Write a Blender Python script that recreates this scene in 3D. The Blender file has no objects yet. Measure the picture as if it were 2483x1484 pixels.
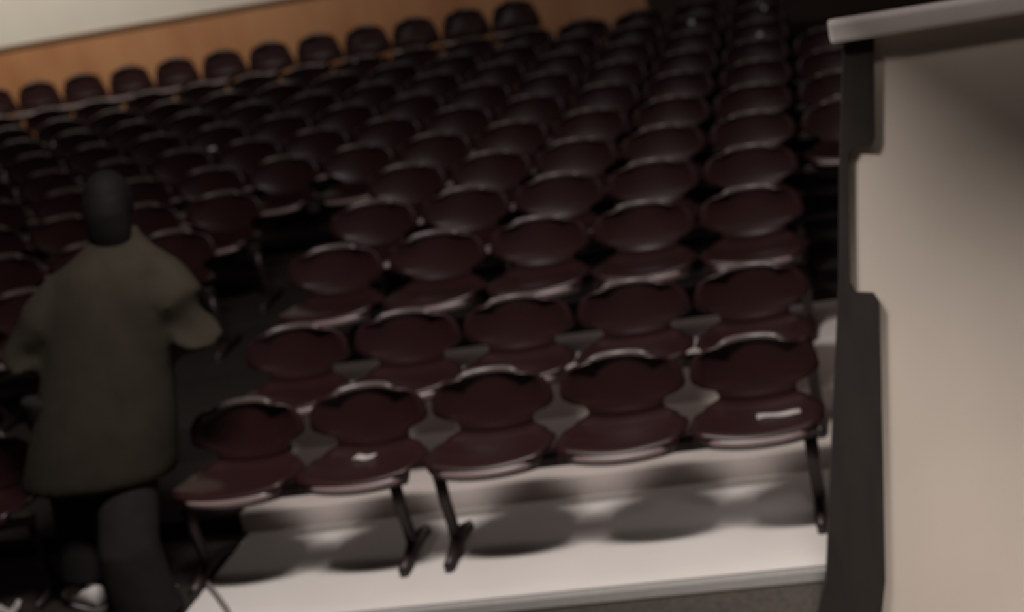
import bpy, bmesh, math, random
from mathutils import Vector, Matrix
random.seed(4)
S = bpy.context.scene
COL = S.collection
# ------------------------------------------------------------------ camera
R_ = Vector((0.97282748, 0.15349772, -0.17333537))
U_ = Vector((0.13055614, 0.25459813, 0.95819355))
F_ = Vector((-0.19121139, 0.95478701, -0.22763998))
CAM = Vector((0.36072524, -5.88168413, 2.46134797))
FPX = 4050.7
cd = bpy.data.cameras.new('camera')
cam = bpy.data.objects.new('camera', cd)
COL.objects.link(cam)
m = Matrix((R_, U_, -F_)).transposed().to_4x4()
m.translation = CAM
cam.matrix_world = m
cd.sensor_width = 36.0
cd.lens = 36.0 * FPX / 2483.0
cd.clip_start = 0.05
cd.clip_end = 80
cd.dof.use_dof = True
cd.dof.focus_distance = 3.3
cd.dof.aperture_fstop = 2.6
S.camera = cam
# ------------------------------------------------------------------ exposure, world, lamps
S.view_settings.view_transform = 'Standard'
S.view_settings.look = 'None'
S.view_settings.gamma = 1
S.view_settings.use_curve_mapping = False
S.view_settings.exposure = 0.0
w = bpy.data.worlds.new('world')
S.world = w
w.use_nodes = True
w.node_tree.nodes['Background'].inputs[0].default_value = (1.0, 0.86, 0.78, 1)
w.node_tree.nodes['Background'].inputs[1].default_value = 0.015


def area(name, loc, target, sx, sy, power, col):
    l = bpy.data.lights.new(name, 'AREA')
    l.shape = 'RECTANGLE'
    l.size, l.size_y = sx, sy
    l.energy = power
    l.color = col
    o = bpy.data.objects.new(name, l)
    o.location = loc
    o.rotation_euler = (Vector(target) - Vector(loc)).to_track_quat('-Z', 'Y').to_euler()
    COL.objects.link(o)
    return o


area('front_panel_light', (-1.1, -1.75, 4.0), (-1.05, 0.1, 0), 1.2, 0.35, 152, (1.0, 0.93, 0.88))
area('partition_light', (0.95, -3.0, 3.3), (1.0, -0.45, 0.1), 0.7, 1.6, 17, (1.0, 0.93, 0.88)).data.spread = math.radians(52)  # added lamp, brightens the partition panel only
area('rear_panel_light', (-7.8, 8.7, 3.9), (-7.4, 11.4, 1.4), 5.5, 0.5, 100, (1.0, 0.93, 0.84))
area('row_panel_light', (-0.4, 0.9, 4.0), (-0.4, 2.3, 0.8), 1.6, 0.6, 10, (1.0, 0.9, 0.86))
area('bulkhead_strip_light', (0.95, -0.78, 2.40), (0.95, -0.55, 1.9), 1.0, 0.05, 1.1, (1.0, 0.9, 0.85))  # added lamp without a fixture, lifts the cap rail


# ------------------------------------------------------------------ materials
def mat(name, col, rough=0.6, metal=0.0, var=0.0, scale=6.0, bump=0.0, col2=None, stretch=None, spec=0.5, coat=0.0):
    mt = bpy.data.materials.new(name)
    mt.use_nodes = True
    nt = mt.node_tree
    b = nt.nodes['Principled BSDF']
    b.inputs['Roughness'].default_value = rough
    b.inputs['Metallic'].default_value = metal
    b.inputs['Specular IOR Level'].default_value = spec
    b.inputs['Coat Weight'].default_value = coat
    tc = nt.nodes.new('ShaderNodeTexCoord')
    mp = nt.nodes.new('ShaderNodeMapping')
    if stretch:
        mp.inputs['Scale'].default_value = stretch
    nt.links.new(tc.outputs['Object'], mp.inputs['Vector'])
    nz = nt.nodes.new('ShaderNodeTexNoise')
    nz.inputs['Scale'].default_value = scale
    nz.inputs['Detail'].default_value = 5
    nt.links.new(mp.outputs['Vector'], nz.inputs['Vector'])
    rp = nt.nodes.new('ShaderNodeValToRGB')
    c2 = col2 or tuple(max(0, c * (1 - var)) for c in col)
    rp.color_ramp.elements[0].position = 0.3
    rp.color_ramp.elements[1].position = 0.7
    rp.color_ramp.elements[0].color = (*c2, 1)
    rp.color_ramp.elements[1].color = (*col, 1)
    nt.links.new(nz.outputs['Fac'], rp.inputs['Fac'])
    nt.links.new(rp.outputs['Color'], b.inputs['Base Color'])
    if bump:
        bp = nt.nodes.new('ShaderNodeBump')
        bp.inputs['Strength'].default_value = bump
        bp.inputs['Distance'].default_value = 0.01
        nt.links.new(nz.outputs['Fac'], bp.inputs['Height'])
        nt.links.new(bp.outputs['Normal'], b.inputs['Normal'])
    return mt


M = dict(
    floor=mat('pale_vinyl_floor', (0.74, 0.69, 0.66), 0.55, var=0.06, scale=3),
    riser=mat('grey_riser', (0.66, 0.58, 0.55), 0.6, var=0.08, scale=5),
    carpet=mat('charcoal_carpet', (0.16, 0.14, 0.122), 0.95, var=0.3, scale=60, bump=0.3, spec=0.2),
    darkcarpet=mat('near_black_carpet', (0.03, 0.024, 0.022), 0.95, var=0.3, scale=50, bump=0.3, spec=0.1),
    alu=mat('aluminium_trim', (0.55, 0.53, 0.51), 0.42, metal=0.35, var=0.1, scale=30),
    groove=mat('rubber_groove', (0.16, 0.145, 0.14), 0.7, var=0.1),
    shell=mat('maroon_plastic', (0.025, 0.0095, 0.0095), 0.36, var=0.12, scale=9, bump=0.04, spec=0.25),
    lip=mat('worn_edge_plastic', (0.22, 0.16, 0.16), 0.36, var=0.15, scale=12),  # highlight along the seat lip, put into the colour
    topedge=mat('worn_top_edge_plastic', (0.10, 0.078, 0.076), 0.36, var=0.15, scale=12),  # light on the backrest rim, painted as a paler tone
    steel=mat('dark_steel', (0.028, 0.017, 0.017), 0.45, metal=0.2, var=0.2, scale=20),
    rubber=mat('black_rubber', (0.02, 0.018, 0.017), 0.8),
    wall=mat('off_white_plaster', (0.66, 0.61, 0.53), 0.85, var=0.06, scale=2, bump=0.05),
    beige=mat('beige_plaster', (0.70, 0.61, 0.53), 0.75, var=0.08, scale=2.2, bump=0.05),
    wood=mat('brown_wood', (0.46, 0.225, 0.105), 0.45, col2=(0.36, 0.15, 0.06), scale=2.5, stretch=(1.0, 1, 0.35)),
    darkwood=mat('dark_wood', (0.16, 0.075, 0.03), 0.5, var=0.25, scale=5, stretch=(1, 1, 6)),
    postwood=mat('near_black_wood', (0.040, 0.033, 0.030), 0.6, spec=0.2, var=0.3, scale=4, stretch=(4, 4, 1)),
    sidewall=mat('dark_brown_wall', (0.035, 0.018, 0.012), 0.8, var=0.2, scale=3),
    cap=mat('pale_painted_cap', (0.84, 0.76, 0.73), 0.5, var=0.08, scale=6),
    ceil=mat('ceiling_tile', (0.5, 0.48, 0.45), 0.9, var=0.05),
    plate=mat('pale_number_plate', (0.75, 0.72, 0.70), 0.3, var=0.05),  # colour of the chips that imitate glints on the chairs
    paper=mat('white_paper', (0.80, 0.74, 0.72), 0.7, var=0.04),
    coat=mat('olive_black_coat', (0.033, 0.0275, 0.02), 0.95, var=0.25, scale=8, bump=0.25, spec=0.08),
    trousers=mat('black_trousers', (0.018, 0.016, 0.016), 0.95, var=0.2, scale=14, bump=0.2, spec=0.05),
    hair=mat('black_hair', (0.006, 0.005, 0.005), 0.7, var=0.3, scale=40, stretch=(6, 6, 1), bump=0.3, spec=0.1),
    skin=mat('skin', (0.30, 0.17, 0.12), 0.55, var=0.1, scale=10),
    eye=mat('eye_white', (0.6, 0.58, 0.55), 0.3),
    shoe=mat('white_shoe', (0.60, 0.56, 0.555), 0.55, var=0.12, scale=14),
    sole=mat('grey_sole', (0.33, 0.31, 0.31), 0.7),
    lining=mat('grey_lining', (0.12, 0.11, 0.11), 0.9),
    cable=mat('grey_cable', (0.22, 0.20, 0.195), 0.6),
)


# ------------------------------------------------------------------ helpers
def link(name, me, material, parent=None, smooth=False):
    o = bpy.data.objects.new(name, me)
    COL.objects.link(o)
    if material is not None:
        me.materials.clear()
        me.materials.append(M[material])
    if smooth:
        for p in me.polygons:
            p.use_smooth = True
    if parent is not None:
        o.parent = parent
    return o


def obj(name, bm, material, parent=None, smooth=False):
    bmesh.ops.recalc_face_normals(bm, faces=bm.faces)
    me = bpy.data.meshes.new(name)
    bm.to_mesh(me)
    bm.free()
    return link(name, me, material, parent, smooth)


def empty(name, loc, rz=0.0):
    o = bpy.data.objects.new(name, None)
    o.empty_display_size = 0.1
    COL.objects.link(o)
    o.location = loc
    o.rotation_euler = (0, 0, rz)
    return o


def tag(o, label=None, cat=None, group=None, kind=None):
    for k, v in (('label', label), ('category', cat), ('group', group), ('kind', kind)):
        if v:
            o[k] = v
    return o


def box(bm, x0, x1, y0, y1, z0, z1, bev=0.0):
    r = bmesh.ops.create_cube(bm, size=1.0)
    vs = r['verts']
    bmesh.ops.scale(bm, vec=(x1 - x0, y1 - y0, z1 - z0), verts=vs)
    bmesh.ops.translate(bm, vec=((x0 + x1) / 2, (y0 + y1) / 2, (z0 + z1) / 2), verts=vs)
    if bev:
        es = list({e for v in vs for e in v.link_edges})
        bmesh.ops.bevel(bm, geom=es, offset=bev, segments=2, affect='EDGES', profile=0.6)


def prism(bm, poly, y0, y1):
    """poly: (x, z) outline extruded from y0 to y1"""
    a = [bm.verts.new((x, y0, z)) for x, z in poly]
    b = [bm.verts.new((x, y1, z)) for x, z in poly]
    n = len(poly)
    bm.faces.new(a)
    bm.faces.new(b[::-1])
    for i in range(n):
        bm.faces.new((a[i], b[i], b[(i + 1) % n], a[(i + 1) % n]))


def tube(bm, pts, rad, seg=8, flat=1.0):
    """round bar along pts; rad a number or a list"""
    pts = [Vector(p) for p in pts]
    n = len(pts)
    rads = rad if isinstance(rad, (list, tuple)) else [rad] * n
    rings = []
    for i, p in enumerate(pts):
        t = (pts[min(i + 1, n - 1)] - pts[max(i - 1, 0)]).normalized()
        ref = Vector((0, 0, 1)) if abs(t.z) < 0.9 else Vector((0, 1, 0))
        a = t.cross(ref).normalized()
        b = a.cross(t).normalized()
        rings.append([bm.verts.new(p + a * math.cos(2 * math.pi * k / seg) * rads[i]
                                   + b * math.sin(2 * math.pi * k / seg) * rads[i] * flat) for k in range(seg)])
    for i in range(n - 1):
        for k in range(seg):
            bm.faces.new((rings[i][k], rings[i][(k + 1) % seg], rings[i + 1][(k + 1) % seg], rings[i + 1][k]))
    bm.faces.new(rings[0][::-1])
    bm.faces.new(rings[-1])


def loft(bm, secs, seg=16):
    """secs: (centre, rx, ry, [axis_a, axis_b]) elliptical sections"""
    rings = []
    for s in secs:
        c = Vector(s[0])
        a, b = (Vector(s[3][0]), Vector(s[3][1])) if len(s) > 3 else (Vector((1, 0, 0)), Vector((0, 1, 0)))
        rings.append([bm.verts.new(c + a * s[1] * math.cos(2 * math.pi * k / seg)
                                   + b * s[2] * math.sin(2 * math.pi * k / seg)) for k in range(seg)])
    for i in range(len(rings) - 1):
        for k in range(seg):
            bm.faces.new((rings[i][k], rings[i][(k + 1) % seg], rings[i + 1][(k + 1) % seg], rings[i + 1][k]))
    bm.faces.new(rings[0][::-1])
    bm.faces.new(rings[-1])


def ball(bm, c, r, sc=(1, 1, 1), seg=14):
    q = bmesh.ops.create_uvsphere(bm, u_segments=seg, v_segments=max(8, seg - 4), radius=r)
    bmesh.ops.scale(bm, vec=sc, verts=q['verts'])
    bmesh.ops.translate(bm, vec=c, verts=q['verts'])


def remeshed(name, bm, material, voxel, parent, smooth_it=4):
    """fuse the pieces of bm into one continuous skin"""
    bmesh.ops.recalc_face_normals(bm, faces=bm.faces)
    me = bpy.data.meshes.new(name + '_source')
    bm.to_mesh(me)
    bm.free()
    tmp = bpy.data.objects.new(name + '_source', me)
    COL.objects.link(tmp)
    r = tmp.modifiers.new('r', 'REMESH')
    r.mode = 'VOXEL'
    r.voxel_size = voxel
    s = tmp.modifiers.new('s', 'SMOOTH')
    s.iterations = smooth_it
    s.factor = 0.5
    dg = bpy.context.evaluated_depsgraph_get()
    out = bpy.data.meshes.new_from_object(tmp.evaluated_get(dg))
    out.name = name
    bpy.data.objects.remove(tmp)
    bpy.data.meshes.remove(me)
    return link(name, out, material, parent, True)


# ------------------------------------------------------------------ the room
YS = [0, .83, 1.69, 2.55] + [2.55 + .885 * k for k in range(1, 10)]
ZS = [0, .09, .27, .33] + [.33 + .050 * k for k in range(1, 9)] + [.861]
YBACK = 11.35
LOW = -0.17
XL, XR = -12.0, 2.6

b = bmesh.new()
box(b, XL, XR, -8.0, YBACK, LOW - 0.1, LOW)
floor = tag(obj('floor', b, 'carpet'), kind='structure')
# pale lowest tier with the front row, then the rising tiers
tier_y = [-0.235] + [y - 0.045 for y in YS[1:]] + [YBACK]
tier_y[1] = 0.79
for k in range(13):
    b = bmesh.new()
    z0 = LOW if k == 0 else ZS[k - 1] - 0.02
    box(b, -2.36 if k in (1, 2) else (XL + 0.01 if k else -3.55), (XR - 0.01) if k else 0.62, tier_y[k], (tier_y[k + 1] + 0.05) if k < 12 else YBACK, z0, ZS[k])
    o = obj('tier', b, 'floor' if k < 1 else ('riser' if k < 3 else 'darkcarpet'), floor)  # rear tiers coloured near black in place of the shade there
    if k == 0:
        o['label'] = 'pale lowest tier under the front row'
for k in (1, 2):
    b = bmesh.new()
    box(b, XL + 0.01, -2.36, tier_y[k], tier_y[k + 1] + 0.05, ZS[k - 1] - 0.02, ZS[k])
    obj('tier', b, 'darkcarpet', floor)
# side fill of the lowest tier, dark
for (x0, x1) in ((XL, -3.55), (0.62, XR)):
    b = bmesh.new()
    box(b, x0, x1, -0.235, 0.84, LOW, 0.0)
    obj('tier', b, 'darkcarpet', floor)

b = bmesh.new()
box(b, -2.33, 0.36, -0.262, -0.222, -0.03, 0.006)
tag(obj('trim_1', b, 'alu'), kind='structure')
b = bmesh.new()
box(b, -2.33, 0.36, -0.222, -0.203, -0.02, 0.004)
tag(obj('trim_2', b, 'groove'), kind='structure')
b = bmesh.new()
box(b, -2.33, 0.36, -0.258, -0.236, LOW, -0.03)
tag(obj('baseboard_front', b, 'carpet'), kind='structure')

b = bmesh.new()
box(b, XL, XR, YBACK, YBACK + 0.15, LOW, 4.3)
tag(obj('wall_back', b, 'wall'), kind='structure')
b = bmesh.new()
box(b, XL, -1.15, YBACK - 0.03, YBACK - 0.001, ZS[12], 1.93)
tag(obj('trim_3', b, 'wood'), kind='structure')
b = bmesh.new()
box(b, XL, -1.15, YBACK - 0.055, YBACK - 0.001, 1.93, 1.985, 0.008)
tag(obj('trim_4', b, 'darkwood'), kind='structure')
b = bmesh.new()
box(b, -1.15, XR, YBACK - 0.07, YBACK - 0.001, ZS[12], 4.3)
tag(obj('trim_5', b, 'sidewall'), kind='structure')
b = bmesh.new()
box(b, XL - 0.15, XL, -8, YBACK, LOW, 4.3)
tag(obj('wall_left', b, 'wall'), kind='structure')
b = bmesh.new()
box(b, XR, XR + 0.15, -8, YBACK, LOW, 4.3)
tag(obj('wall_right', b, 'sidewall'), kind='structure')
b = bmesh.new()
box(b, XL, XR, -8.15, -8, LOW, 4.3)
tag(obj('wall_front', b, 'sidewall'), kind='structure')
b = bmesh.new()
box(b, XL, XR, -8, YBACK, 4.3, 4.4)
tag(obj('ceiling', b, 'ceil'), kind='structure')


def at(u, v, Y):
    d = F_ + R_ * ((u - 1241.5) / FPX) - U_ * ((v - 742) / FPX)
    return CAM + d * ((Y - CAM.y) / d.y)


b = bmesh.new()
box(b, 0.0, XR, -2.3, -0.35, 2.42, 2.62)
tag(obj('ceiling_bulkhead', b, 'sidewall'), kind='structure')  # unseen slab, added to shade the upper partition
# the half-height partition to the right of the seats: raked dark end post, beige panel, grey cap rail
YP = -0.45
part = empty('partition', (0.45, YP, LOW))
tag(part, 'beige half-height partition with dark end post and pale cap rail, right of the seats', 'partition')
inv = Matrix.Translation((-0.45, -YP, -LOW))


def pxz(pts):
    return [(p.x - 0.45, p.z - LOW) for p in (at(u, v, YP) for u, v in pts)]


post = pxz([(2003, 1400), (2012, 1180), (2024, 900), (2034, 690), (2036, 400), (2046, 88), (2118, 88), (2120, 330), (2112, 352),
            (2068, 350), (2056, 372), (2058, 520), (2062, 680), (2074, 704), (2118, 706), (2132, 730), (2138, 1000), (2146, 1400)])
bl, br = pxz([(1992, 1700)])[0], pxz([(2152, 1700)])[0]
post = [(bl[0], 0.0)] + post + [(br[0], 0.0)]
b = bmesh.new()
prism(b, post, -0.03, 0.05)
obj('end_post', b, 'postwood', part)
pan = pxz([(2052, 370), (2054, 520), (2058, 690), (2080, 720), (2100, 1000), (2110, 1400)])
top = pxz([(2075, 80)])[0]
b = bmesh.new()
prism(b, [(top[0], 2.075)] + pan + [(pan[-1][0], 0.0), (1.9, 0.0), (1.9, 2.075)], -0.012, 0.03)
obj('panel', b, 'beige', part)
bar0 = at(2010, 78, YP)
b = bmesh.new()
box(b, bar0.x - 0.45, 1.9, -0.06, 0.07, bar0.z - LOW - 0.034, bar0.z - LOW + 0.034, 0.012)
obj('cap_rail', b, 'cap', part)

# ------------------------------------------------------------------ chairs
TALL = False


def half_width(v):
    pts = [(0, .170), (.08, .205), (.22, .254), (.44, .254), (.61, .252), (.72, .236), (.84, .212), (.93, .178), (.97, .140), (1.0, .085)] if TALL else [(0, .195), (.08, .228), (.20, .256), (.44, .254), (.55, .205), (.61, .150), (.655, .150), (.70, .215), (.75, .253),
           (.83, .246), (.91, .220), (.96, .185), (1.0, .115)]
    for (a, x), (c, y) in zip(pts, pts[1:]):
        if v <= c:
            t = (v - a) / (c - a)
            t = t * t * (3 - 2 * t)
            return x + (y - x) * t
    return pts[-1][1]


PROF = [(0, (.020, .400)), (.04, (.004, .420)), (.08, (.006, .437)), (.14, (.040, .446)), (.25, (.110, .438)), (.42, (.250, .424)),
        (.54, (.345, .432)), (.61, (.385, .468)), (.66, (.398, .505)), (.72, (.408, .550)), (.79, (.415, .605)), (.90, (.418, .670)),
        (.96, (.414, .706)), (1.0, (.404, .722))]


def prof(v):
    for (a, p), (c, q) in zip(PROF, PROF[1:]):
        if v <= c:
            t = (v - a) / (c - a)
            return p[0] + (q[0] - p[0]) * t, p[1] + (q[1] - p[1]) * t
    return PROF[-1][1]


def shell_pt(u, v):
    hw = half_width(v)
    y, z = prof(v)
    if v < .60:
        f = max(0.0, 1 - v / .25)
        y += f * 0.055 * u * u
        z += 0.022 * u * u * min(1, v / .1 + .25)
    else:
        g = min(1, (v - .60) / .15)
        y -= 0.05 * u * u * g
        z += 0.022 * u * u * (1 - g)
        if v > .9:
            z -= (v - .9) / .1 * 0.018 * u ** 4
    return Vector((hw * u, y, z))


def sheet(v0, v1, nv, nu=12, th=0.012):
    bm = bmesh.new()
    g = [[bm.verts.new(shell_pt(-1 + 2 * i / nu, v0 + (v1 - v0) * j / nv)) for i in range(nu + 1)] for j in range(nv + 1)]
    for j in range(nv):
        for i in range(nu):
            bm.faces.new((g[j][i], g[j][i + 1], g[j + 1][i + 1], g[j + 1][i]))
    bmesh.ops.recalc_face_normals(bm, faces=bm.faces)
    bmesh.ops.solidify(bm, geom=bm.faces[:], thickness=th)
    return bm


def edge_line(v, u0, u1, n, off=(0, 0, 0)):
    return [shell_pt(u0 + (u1 - u0) * i / n, v) + Vector(off) for i in range(n + 1)]


def make_chair(name='linked_chair'):
    r = empty(name, (0, 0, 0))
    obj('seat', sheet(0, .60, 14), 'shell', r, True)
    obj('backrest', sheet(.60, 1.0, 12), 'shell', r, True)
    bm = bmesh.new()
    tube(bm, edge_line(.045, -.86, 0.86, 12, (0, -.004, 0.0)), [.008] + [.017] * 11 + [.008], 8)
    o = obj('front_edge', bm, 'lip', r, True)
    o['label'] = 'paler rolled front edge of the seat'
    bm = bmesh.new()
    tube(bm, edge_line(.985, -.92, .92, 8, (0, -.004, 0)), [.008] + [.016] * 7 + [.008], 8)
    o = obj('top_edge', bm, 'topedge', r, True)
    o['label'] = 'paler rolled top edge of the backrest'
    bm = bmesh.new()
    box(bm, -.10, .10, .10, .34, .396, .414, .004)
    obj('bracket', bm, 'steel', r)
    return r


def copy_tree(o, parent=None):
    c = o.copy()
    COL.objects.link(c)
    if parent is not None:
        c.parent = parent
    for ch in list(o.children):
        copy_tree(ch, c)
    return c


def project(p):
    d = Vector(p) - CAM
    z = d.dot(F_)
    return 1241.5 + FPX * d.dot(R_) / z, 742 - FPX * d.dot(U_) / z


RNAME = ['front', 'second', 'third', 'fourth', 'fifth', 'sixth', 'seventh', 'eighth', 'ninth', 'tenth', 'eleventh', '', 'rearmost']
ORD = RNAME
NUM = ['first', 'second', 'third', 'fourth', 'fifth', 'sixth', 'seventh', 'eighth', 'ninth', 'tenth', 'eleventh', 'twelfth', 'thirteenth',
       'fourteenth', 'fifteenth', 'sixteenth', 'seventeenth', 'eighteenth', 'nineteenth', 'twentieth']
P = 0.52
rows = []
for k in range(13):
    lst = []
    for i in range(-1, 18):
        if k == 11:
            continue                    # cross aisle before the rearmost row
        if i == -1 and k not in (4, 5, 6, 7):
            continue
        x = -P * i
        if k < 5 and i == 5:
            continue                    # the aisle where the person stands
        if k < 5 and i > 5:
            x -= 0.14
        if k == 12:
            x = -2.96 - P * (i - 5)
            if i < 4:
                continue
        u, v = project((x, YS[k] + .41, ZS[k] + .715))
        if -70 < u < 2120 and v > -38:
            if k in (1, 2) and 5 < i and u > 90:
                continue                # wholly behind the person
            lst.append((i, x))
    rows.append(lst)

# pale chips standing in for glints: row, x, height on the backrest
PLATES = {}
for (u, v, k, wd, ht, tilt) in ((130, 350, 8, .040, .030, .5), (515, 360, 6, .05, .022, .1), (860, 145, 10, .05, .04, .6), (1675, 55, 9, .040, .034, 0),
                                (1840, 85, 8, .036, .03, .1), (1850, 15, 9, .075, .030, -.9), (2030, 125, 7, .05, .04, 0), (2030, 185, 6, .05, .034, 0),
                                (2030, 240, 5, .034, .032, 0)):
    p = at(u, v, YS[k] + .37)
    PLATES.setdefault(k, []).append((p.x, p.z - ZS[k], wd, ht, tilt))

proto = make_chair()
TALL = True
tall_proto = make_chair()
TALL = False
tall_first = True
first = True
for k, lst in enumerate(rows):
    for n, (i, x) in enumerate(lst):
        if k == 12:                     # the rearmost row has unwaisted, rounded backs
            c = tall_proto if tall_first else copy_tree(tall_proto)
            tall_first = False
        else:
            c = proto if first else copy_tree(proto)
            first = False
        c.location = (x, YS[k], ZS[k])
        c.rotation_euler = (0, 0, random.uniform(-.02, .02))
        if k == 0:
            lab = ['glossy maroon shell chair at right end of front row, paper slip on seat',
                   'maroon shell chair second from the right end of the front row',
                   'maroon shell chair in the middle of the front row, third from the right',
                   'dark shell chair with white ticket on seat, fourth from right, front row',
                   'dark shell chair at the left end of the front row, beside the standing person',
                   ][i] if i < 5 else 'dark shell chair at the far left edge, left of the standing person'
        elif k == 12:
            lab = 'rounded dark chair against the wood panel, %s from left in the rearmost row' % NUM[len(lst) - 1 - n]
        elif i > 5 and k < 5:
            lab = 'dark shell chair in the %s row, %s chair left of the aisle' % (ORD[k], NUM[i - 6])
        else:
            lab = 'dark shell chair in the %s row from the front, %s from the right end' % (ORD[k], NUM[n])
        tag(c, lab, 'chair', 'linked shell chairs of the %s row' % ORD[k])
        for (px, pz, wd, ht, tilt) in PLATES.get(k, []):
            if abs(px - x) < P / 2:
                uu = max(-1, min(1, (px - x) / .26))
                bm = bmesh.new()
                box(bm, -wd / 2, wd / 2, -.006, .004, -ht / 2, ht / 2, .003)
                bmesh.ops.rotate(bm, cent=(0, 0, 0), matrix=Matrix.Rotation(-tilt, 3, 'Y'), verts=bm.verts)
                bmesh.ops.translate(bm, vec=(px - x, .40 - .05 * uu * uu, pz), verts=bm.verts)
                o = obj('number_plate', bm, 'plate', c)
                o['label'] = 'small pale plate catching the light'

# steel beams with legs under the chairs
def make_beam(w):
    r = empty('seat_beam', (0, 0, 0))
    bm = bmesh.new()
    box(bm, -w / 2, w / 2, .19, .26, .352, .396, .006)
    obj('beam', bm, 'steel', r)
    for s in (-1, 1):
        x = s * (w / 2 - .02)
        bm = bmesh.new()
        tube(bm, [(x, .225, .35), (x, .24, .25), (x, .29, .12), (x, .30, .05)], [.026, .026, .025, .024], 8)
        tube(bm, [(x, .105, .024), (x, .20, .032), (x, .30, .055), (x, .45, .045), (x, .56, .020)], [.022, .024, .026, .021, .016], 8)
        lg = obj('leg', bm, 'steel', r, True)
        bm = bmesh.new()
        for y in (.11, .55):
            tube(bm, [(x, y, 0), (x, y, .02)], [.021, .018], 8)
        obj('rubber_foot', bm, 'rubber', lg)
    return r


beam3 = make_beam(1.50)
beam2 = make_beam(0.93)
tag(beam3, 'long dark steel beam with two legs carrying the three right-hand front-row chairs', 'seat beam', 'beams under the front row')
beam3.location = (-.545, 0, 0)
tag(beam2, 'short dark steel beam with two legs carrying the two left-hand front-row chairs', 'seat beam', 'beams under the front row')
beam2.location = (-1.905, 0, 0)
for k, lst in enumerate(rows):
    idx = [x for i, x in lst if not (k == 0 and i < 5)]
    j = 0
    g = 0
    while j < len(idx):
        grp = [idx[j]]
        while len(grp) < 3 and j + len(grp) < len(idx) and abs(idx[j + len(grp)] - grp[-1]) < .6:
            grp.append(idx[j + len(grp)])
        j += len(grp)
        g += 1
        o = copy_tree(beam3 if len(grp) > 1 else beam2)
        cx = (grp[0] + grp[-1]) / 2
        o.location = (cx, YS[k], ZS[k])
        if len(grp) == 1:
            o.scale = (.5, 1, 1)
        elif len(grp) == 2:
            o.scale = (.64, 1, 1)
        tag(o, 'dark steel beam under the %s chair group from the right, %s row' % (NUM[g - 1], ORD[k]), 'seat beam',
            'beams under the %s row' % ORD[k])

# ------------------------------------------------------------------ things on the seats and the floor
def slip(name, u, v, zz, length, width, rz, label, cat, roll=0.0):
    d = F_ + R_ * ((u - 1241.5) / FPX) - U_ * ((v - 742) / FPX)
    p = CAM + d * ((zz - CAM.z) / d.z)
    bm = bmesh.new()
    n = 6
    g = [[bm.verts.new((-length / 2 + length * i / n, width * (j - .5), roll * math.sin(i * 1.3 + j))) for i in range(n + 1)] for j in range(2)]
    for i in range(n):
        bm.faces.new((g[0][i], g[0][i + 1], g[1][i + 1], g[1][i]))
    bmesh.ops.solidify(bm, geom=bm.faces[:], thickness=.003)
    o = obj(name, bm, 'paper')
    o.location = p
    o.rotation_euler = (0, 0, rz)
    return tag(o, label, cat)


slip('paper_slip', 1888, 1004, .448, .165, .05, .05, 'narrow pale paper slip on the right-end front-row seat', 'paper', .003)  # thin strip added as the glossy highlight of the seat
slip('paper_ticket', 884, 1108, .449, .090, .055, -.25, 'small white ticket on the fourth front-row seat from the right', 'paper', .003)  # small thin white sheet lying on the seat
slip('paper_scrap', 1632, 1476, LOW + .006, .035, .05, .3, 'tiny pale paper scrap on the dark floor before the front row', 'paper', .002)
slip('crumpled_paper', 22, 1478, .03, .10, .10, .4, 'crumpled white paper on the dark aisle floor at the left edge', 'paper', .018)

bm = bmesh.new()
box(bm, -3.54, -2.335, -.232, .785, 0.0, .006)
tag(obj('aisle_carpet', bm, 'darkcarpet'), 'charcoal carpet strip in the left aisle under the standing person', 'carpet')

cab = [(-2.415, .50, .012), (-2.385, .36, .012), (-2.32, .20, .012), (-2.24, .08, .012), (-2.16, -.05, .012), (-2.10, -.16, .012), (-2.06, -.20, .012)]
bm = bmesh.new()
tube(bm, cab, .011, 8)
tag(obj('floor_cable', bm, 'cable', smooth=True), 'grey cable on the pale floor beside the left end leg of the front row', 'cable')

# ------------------------------------------------------------------ the standing person, seen from behind
PX, PY = -2.62, 0.16
per = empty('person', (PX, PY, 0.004))
tag(per, 'person in bulky dark coat and white shoes standing in left aisle, back turned', 'person')


def lean(z):
    """sideways lean of the body towards the chairs"""
    return 0.0 if z < .45 else (z - .45) * 0.24


hip = [(-.13, .0), (.11, -.03)]
foot = [(-.17, .02), (.115, -.20)]
# body: one continuous skin from head to ankles, arms bent forward
bm = bmesh.new()
secs = [((lean(z) + ox, oy, z), rx, ry) for z, ox, oy, rx, ry in (
    (.80, -.02, -.01, .165, .115), (.90, -.02, -.01, .175, .12), (1.02, -.01, 0, .145, .10), (1.16, 0, .01, .16, .11), (1.30, 0, .02, .165, .10),
    (1.38, 0, .02, .14, .085), (1.45, 0, .03, .10, .075), (1.49, 0, .035, .058, .058), (1.56, 0, .04, .055, .058))]
loft(bm, secs)
hx = lean(1.62) - .02
ball(bm, (hx, .055, 1.625), .1, (.76, .95, 1.14), 18)
ball(bm, (hx, .085, 1.575), .06, (.9, 1.0, .9))
tube(bm, [(hx, .148, 1.64), (hx, .168, 1.605), (hx, .150, 1.595)], [.010, .016, .010], 8)     # nose
for s in (-1, 1):
    ball(bm, (hx + s * .078, .045, 1.615), .03, (.35, .7, 1.1), 10)                           # ears
for (h, f) in zip(hip, foot):
    loft(bm, [((h[0] - .02 + .02, h[1], .86), .10, .105), (((h[0] * .65 + f[0] * .35), h[1] * .75 + f[1] * .25 + .02, .52), .065, .07),
              (((h[0] * .3 + f[0] * .7), f[1] - .01, .32), .058, .062), ((f[0], f[1], .10), .038, .042), ((f[0], f[1] + .01, .05), .045, .06)])
    ball(bm, (f[0], f[1] + .09, .045), .05, (.85, 2.0, .7))
arms = {}
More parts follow.
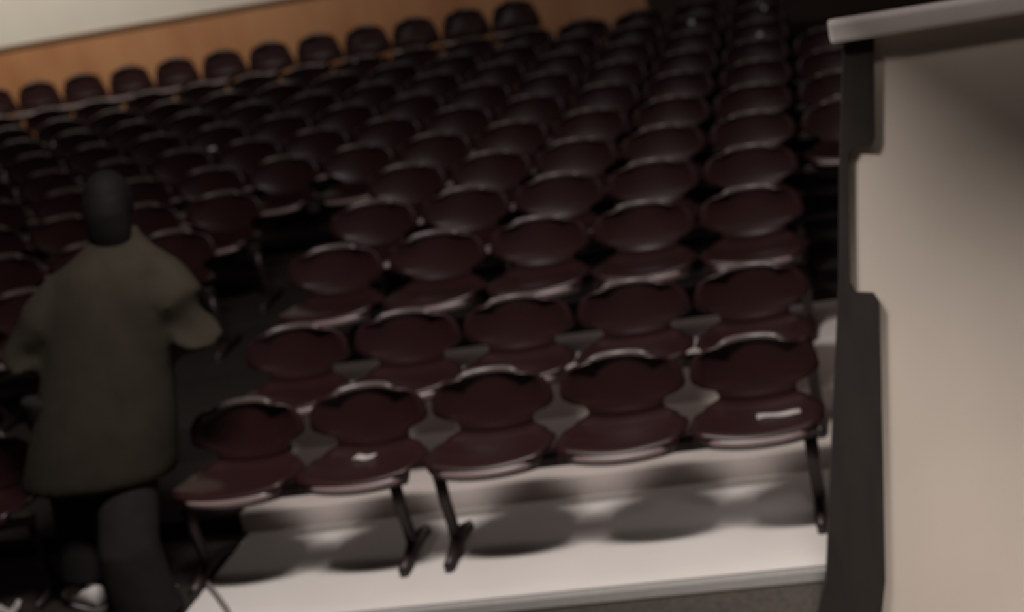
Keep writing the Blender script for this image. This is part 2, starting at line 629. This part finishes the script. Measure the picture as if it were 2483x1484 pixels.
for s in (-1, 1):
    sh = Vector((lean(1.34) + s * .165, .02, 1.33))
    el = Vector((lean(1.1) + s * .335, -.02, 1.10))
    wr = Vector((lean(1.05) + s * .13, .21, 1.02))
    arms[s] = (sh, el, wr)
    tube(bm, [sh, (sh + el) / 2, el, (el + wr) / 2, wr], [.058, .048, .042, .038, .028], 10)
    d = (wr - el).normalized()
    pc = wr + d * .055
    tube(bm, [wr, wr + d * .03, pc, wr + d * .095], [.026, .034, .038, .030], 10, .55)
    side = d.cross(Vector((0, 0, 1))).normalized()
    upv = Vector((0, 0, 1))
    for q, ln in enumerate((.068, .078, .072, .056)):
        base = wr + d * .085 + upv * (.024 - .016 * q)
        k1 = base + d * ln * .45 + side * .006 * -s
        k2 = k1 + d * ln * .25 + side * .018 * -s
        k3 = k2 + side * .024 * -s + d * .004
        tube(bm, [base, k1, k2, k3], [.009, .0085, .008, .0065], 6)
    tb = wr + d * .03 + upv * .03
    tube(bm, [tb, tb + upv * .026 + d * .022, tb + upv * .032 + d * .052], [.012, .010, .008], 6)
body = remeshed('body', bm, 'skin', .009, per, 3)
bm = bmesh.new()
for s in (-1, 1):
    ball(bm, (hx + s * .032, .138, 1.635), .0125, (1, .7, .8), 10)
obj('eyes', bm, 'eye', per, True)
bm = bmesh.new()
tube(bm, [(hx - .024, .143, 1.565), (hx, .152, 1.562), (hx + .024, .143, 1.565)], [.003, .006, .003], 6)
obj('mouth', bm, 'skin', per, True)
# hair: cap covering the back of the head down to the collar
bm = bmesh.new()
ball(bm, (hx, .035, 1.645), .112, (.86, 1.0, 1.06), 20)
loft(bm, [((hx, -.01, 1.44), .075, .05), ((hx, -.02, 1.52), .088, .065), ((hx, -.01, 1.60), .095, .085), ((hx, .0, 1.66), .09, .08)])
hair = remeshed('hair', bm, 'hair', .012, per, 3)
# coat: bulky, to the knees, collar standing
bm = bmesh.new()
loft(bm, [((lean(z) + ox, oy, z), rx, ry) for z, ox, oy, rx, ry in (
    (.53, -.05, -.02, .330, .215), (.57, -.045, -.02, .335, .22), (.74, -.03, -.02, .315, .205), (.95, -.02, -.01, .285, .185), (1.12, -.01, 0, .275, .175),
    (1.28, 0, .01, .275, .17), (1.38, 0, .015, .255, .145), (1.44, 0, .02, .17, .115), (1.49, 0, .03, .105, .095), (1.53, 0, .03, .10, .09))], 24)
for s in (-1, 1):
    sh, el, wr = arms[s]
    e2 = el + Vector((s * .04, -.02, 0))
    tube(bm, [sh + Vector((s * -.05, 0, -.01)), sh + Vector((s * .035, 0, -.03)), (sh + e2) / 2 + Vector((s * .02, 0, -.02)), e2, (e2 + wr) / 2, wr - (wr - el).normalized() * .02],
         [.10, .11, .115, .105, .088, .066], 14)
coat = remeshed('coat', bm, 'coat', .02, per, 8)
# trousers
bm = bmesh.new()
for n, (h, f) in enumerate(zip(hip, foot)):
    lo = .115 if n == 0 else .012
    loft(bm, [((h[0], h[1], .92), .15, .145), ((h[0] * .7 + f[0] * .3, h[1] * .8 + f[1] * .2 + .02, .56), .125, .12),
              ((h[0] * .3 + f[0] * .7, f[1], .30), .125, .125), ((f[0], f[1], .15), .135, .135), ((f[0] + (.0 if n == 0 else .02), f[1], lo), .14 if n == 0 else .145, .14)], 18)
remeshed('trousers', bm, 'trousers', .016, per, 3)


def make_shoe(name, x, y, rz):
    s = empty(name, (x, y, .006))
    s.rotation_euler = (0, 0, rz)
    s.parent = per
    return s


for n, (fx, fy, rz) in enumerate(((foot[0][0] - .02, foot[0][1] - .07, .95), (foot[1][0] + .02, foot[1][1] + .02, -.25))):
    c, s_ = math.cos(rz), math.sin(rz)
    rot = Matrix.Rotation(rz, 4, 'Z')
    bm = bmesh.new()
    loft(bm, [((0, -.115, .055), .022, .035, ((1, 0, 0), (0, 0, 1))), ((0, -.095, .06), .038, .048, ((1, 0, 0), (0, 0, 1))), ((0, -.02, .062), .043, .052, ((1, 0, 0), (0, 0, 1))),
              ((0, .06, .050), .048, .040, ((1, 0, 0), (0, 0, 1))), ((0, .12, .040), .047, .028, ((1, 0, 0), (0, 0, 1))), ((0, .165, .034), .025, .016, ((1, 0, 0), (0, 0, 1)))], 14)
    bm.transform(Matrix.Translation((fx, fy, .006)) @ rot)
    sh = obj('shoe', bm, 'shoe', per, True)
    sh['label'] = 'white shoe'
    bm = bmesh.new()
    loft(bm, [((0, 0.02, 0.0), .048, .145), ((0, 0.02, .020), .050, .148)], 18)
    bm.transform(Matrix.Translation((fx, fy, .004)) @ rot)
    obj('sole', bm, 'sole', sh)
    bm = bmesh.new()
    loft(bm, [((0, -.045, .095), .030, .042), ((0, -.045, .116), .028, .040)], 14)
    bm.transform(Matrix.Translation((fx, fy, .006)) @ rot)
    obj('lining', bm, 'lining', sh)
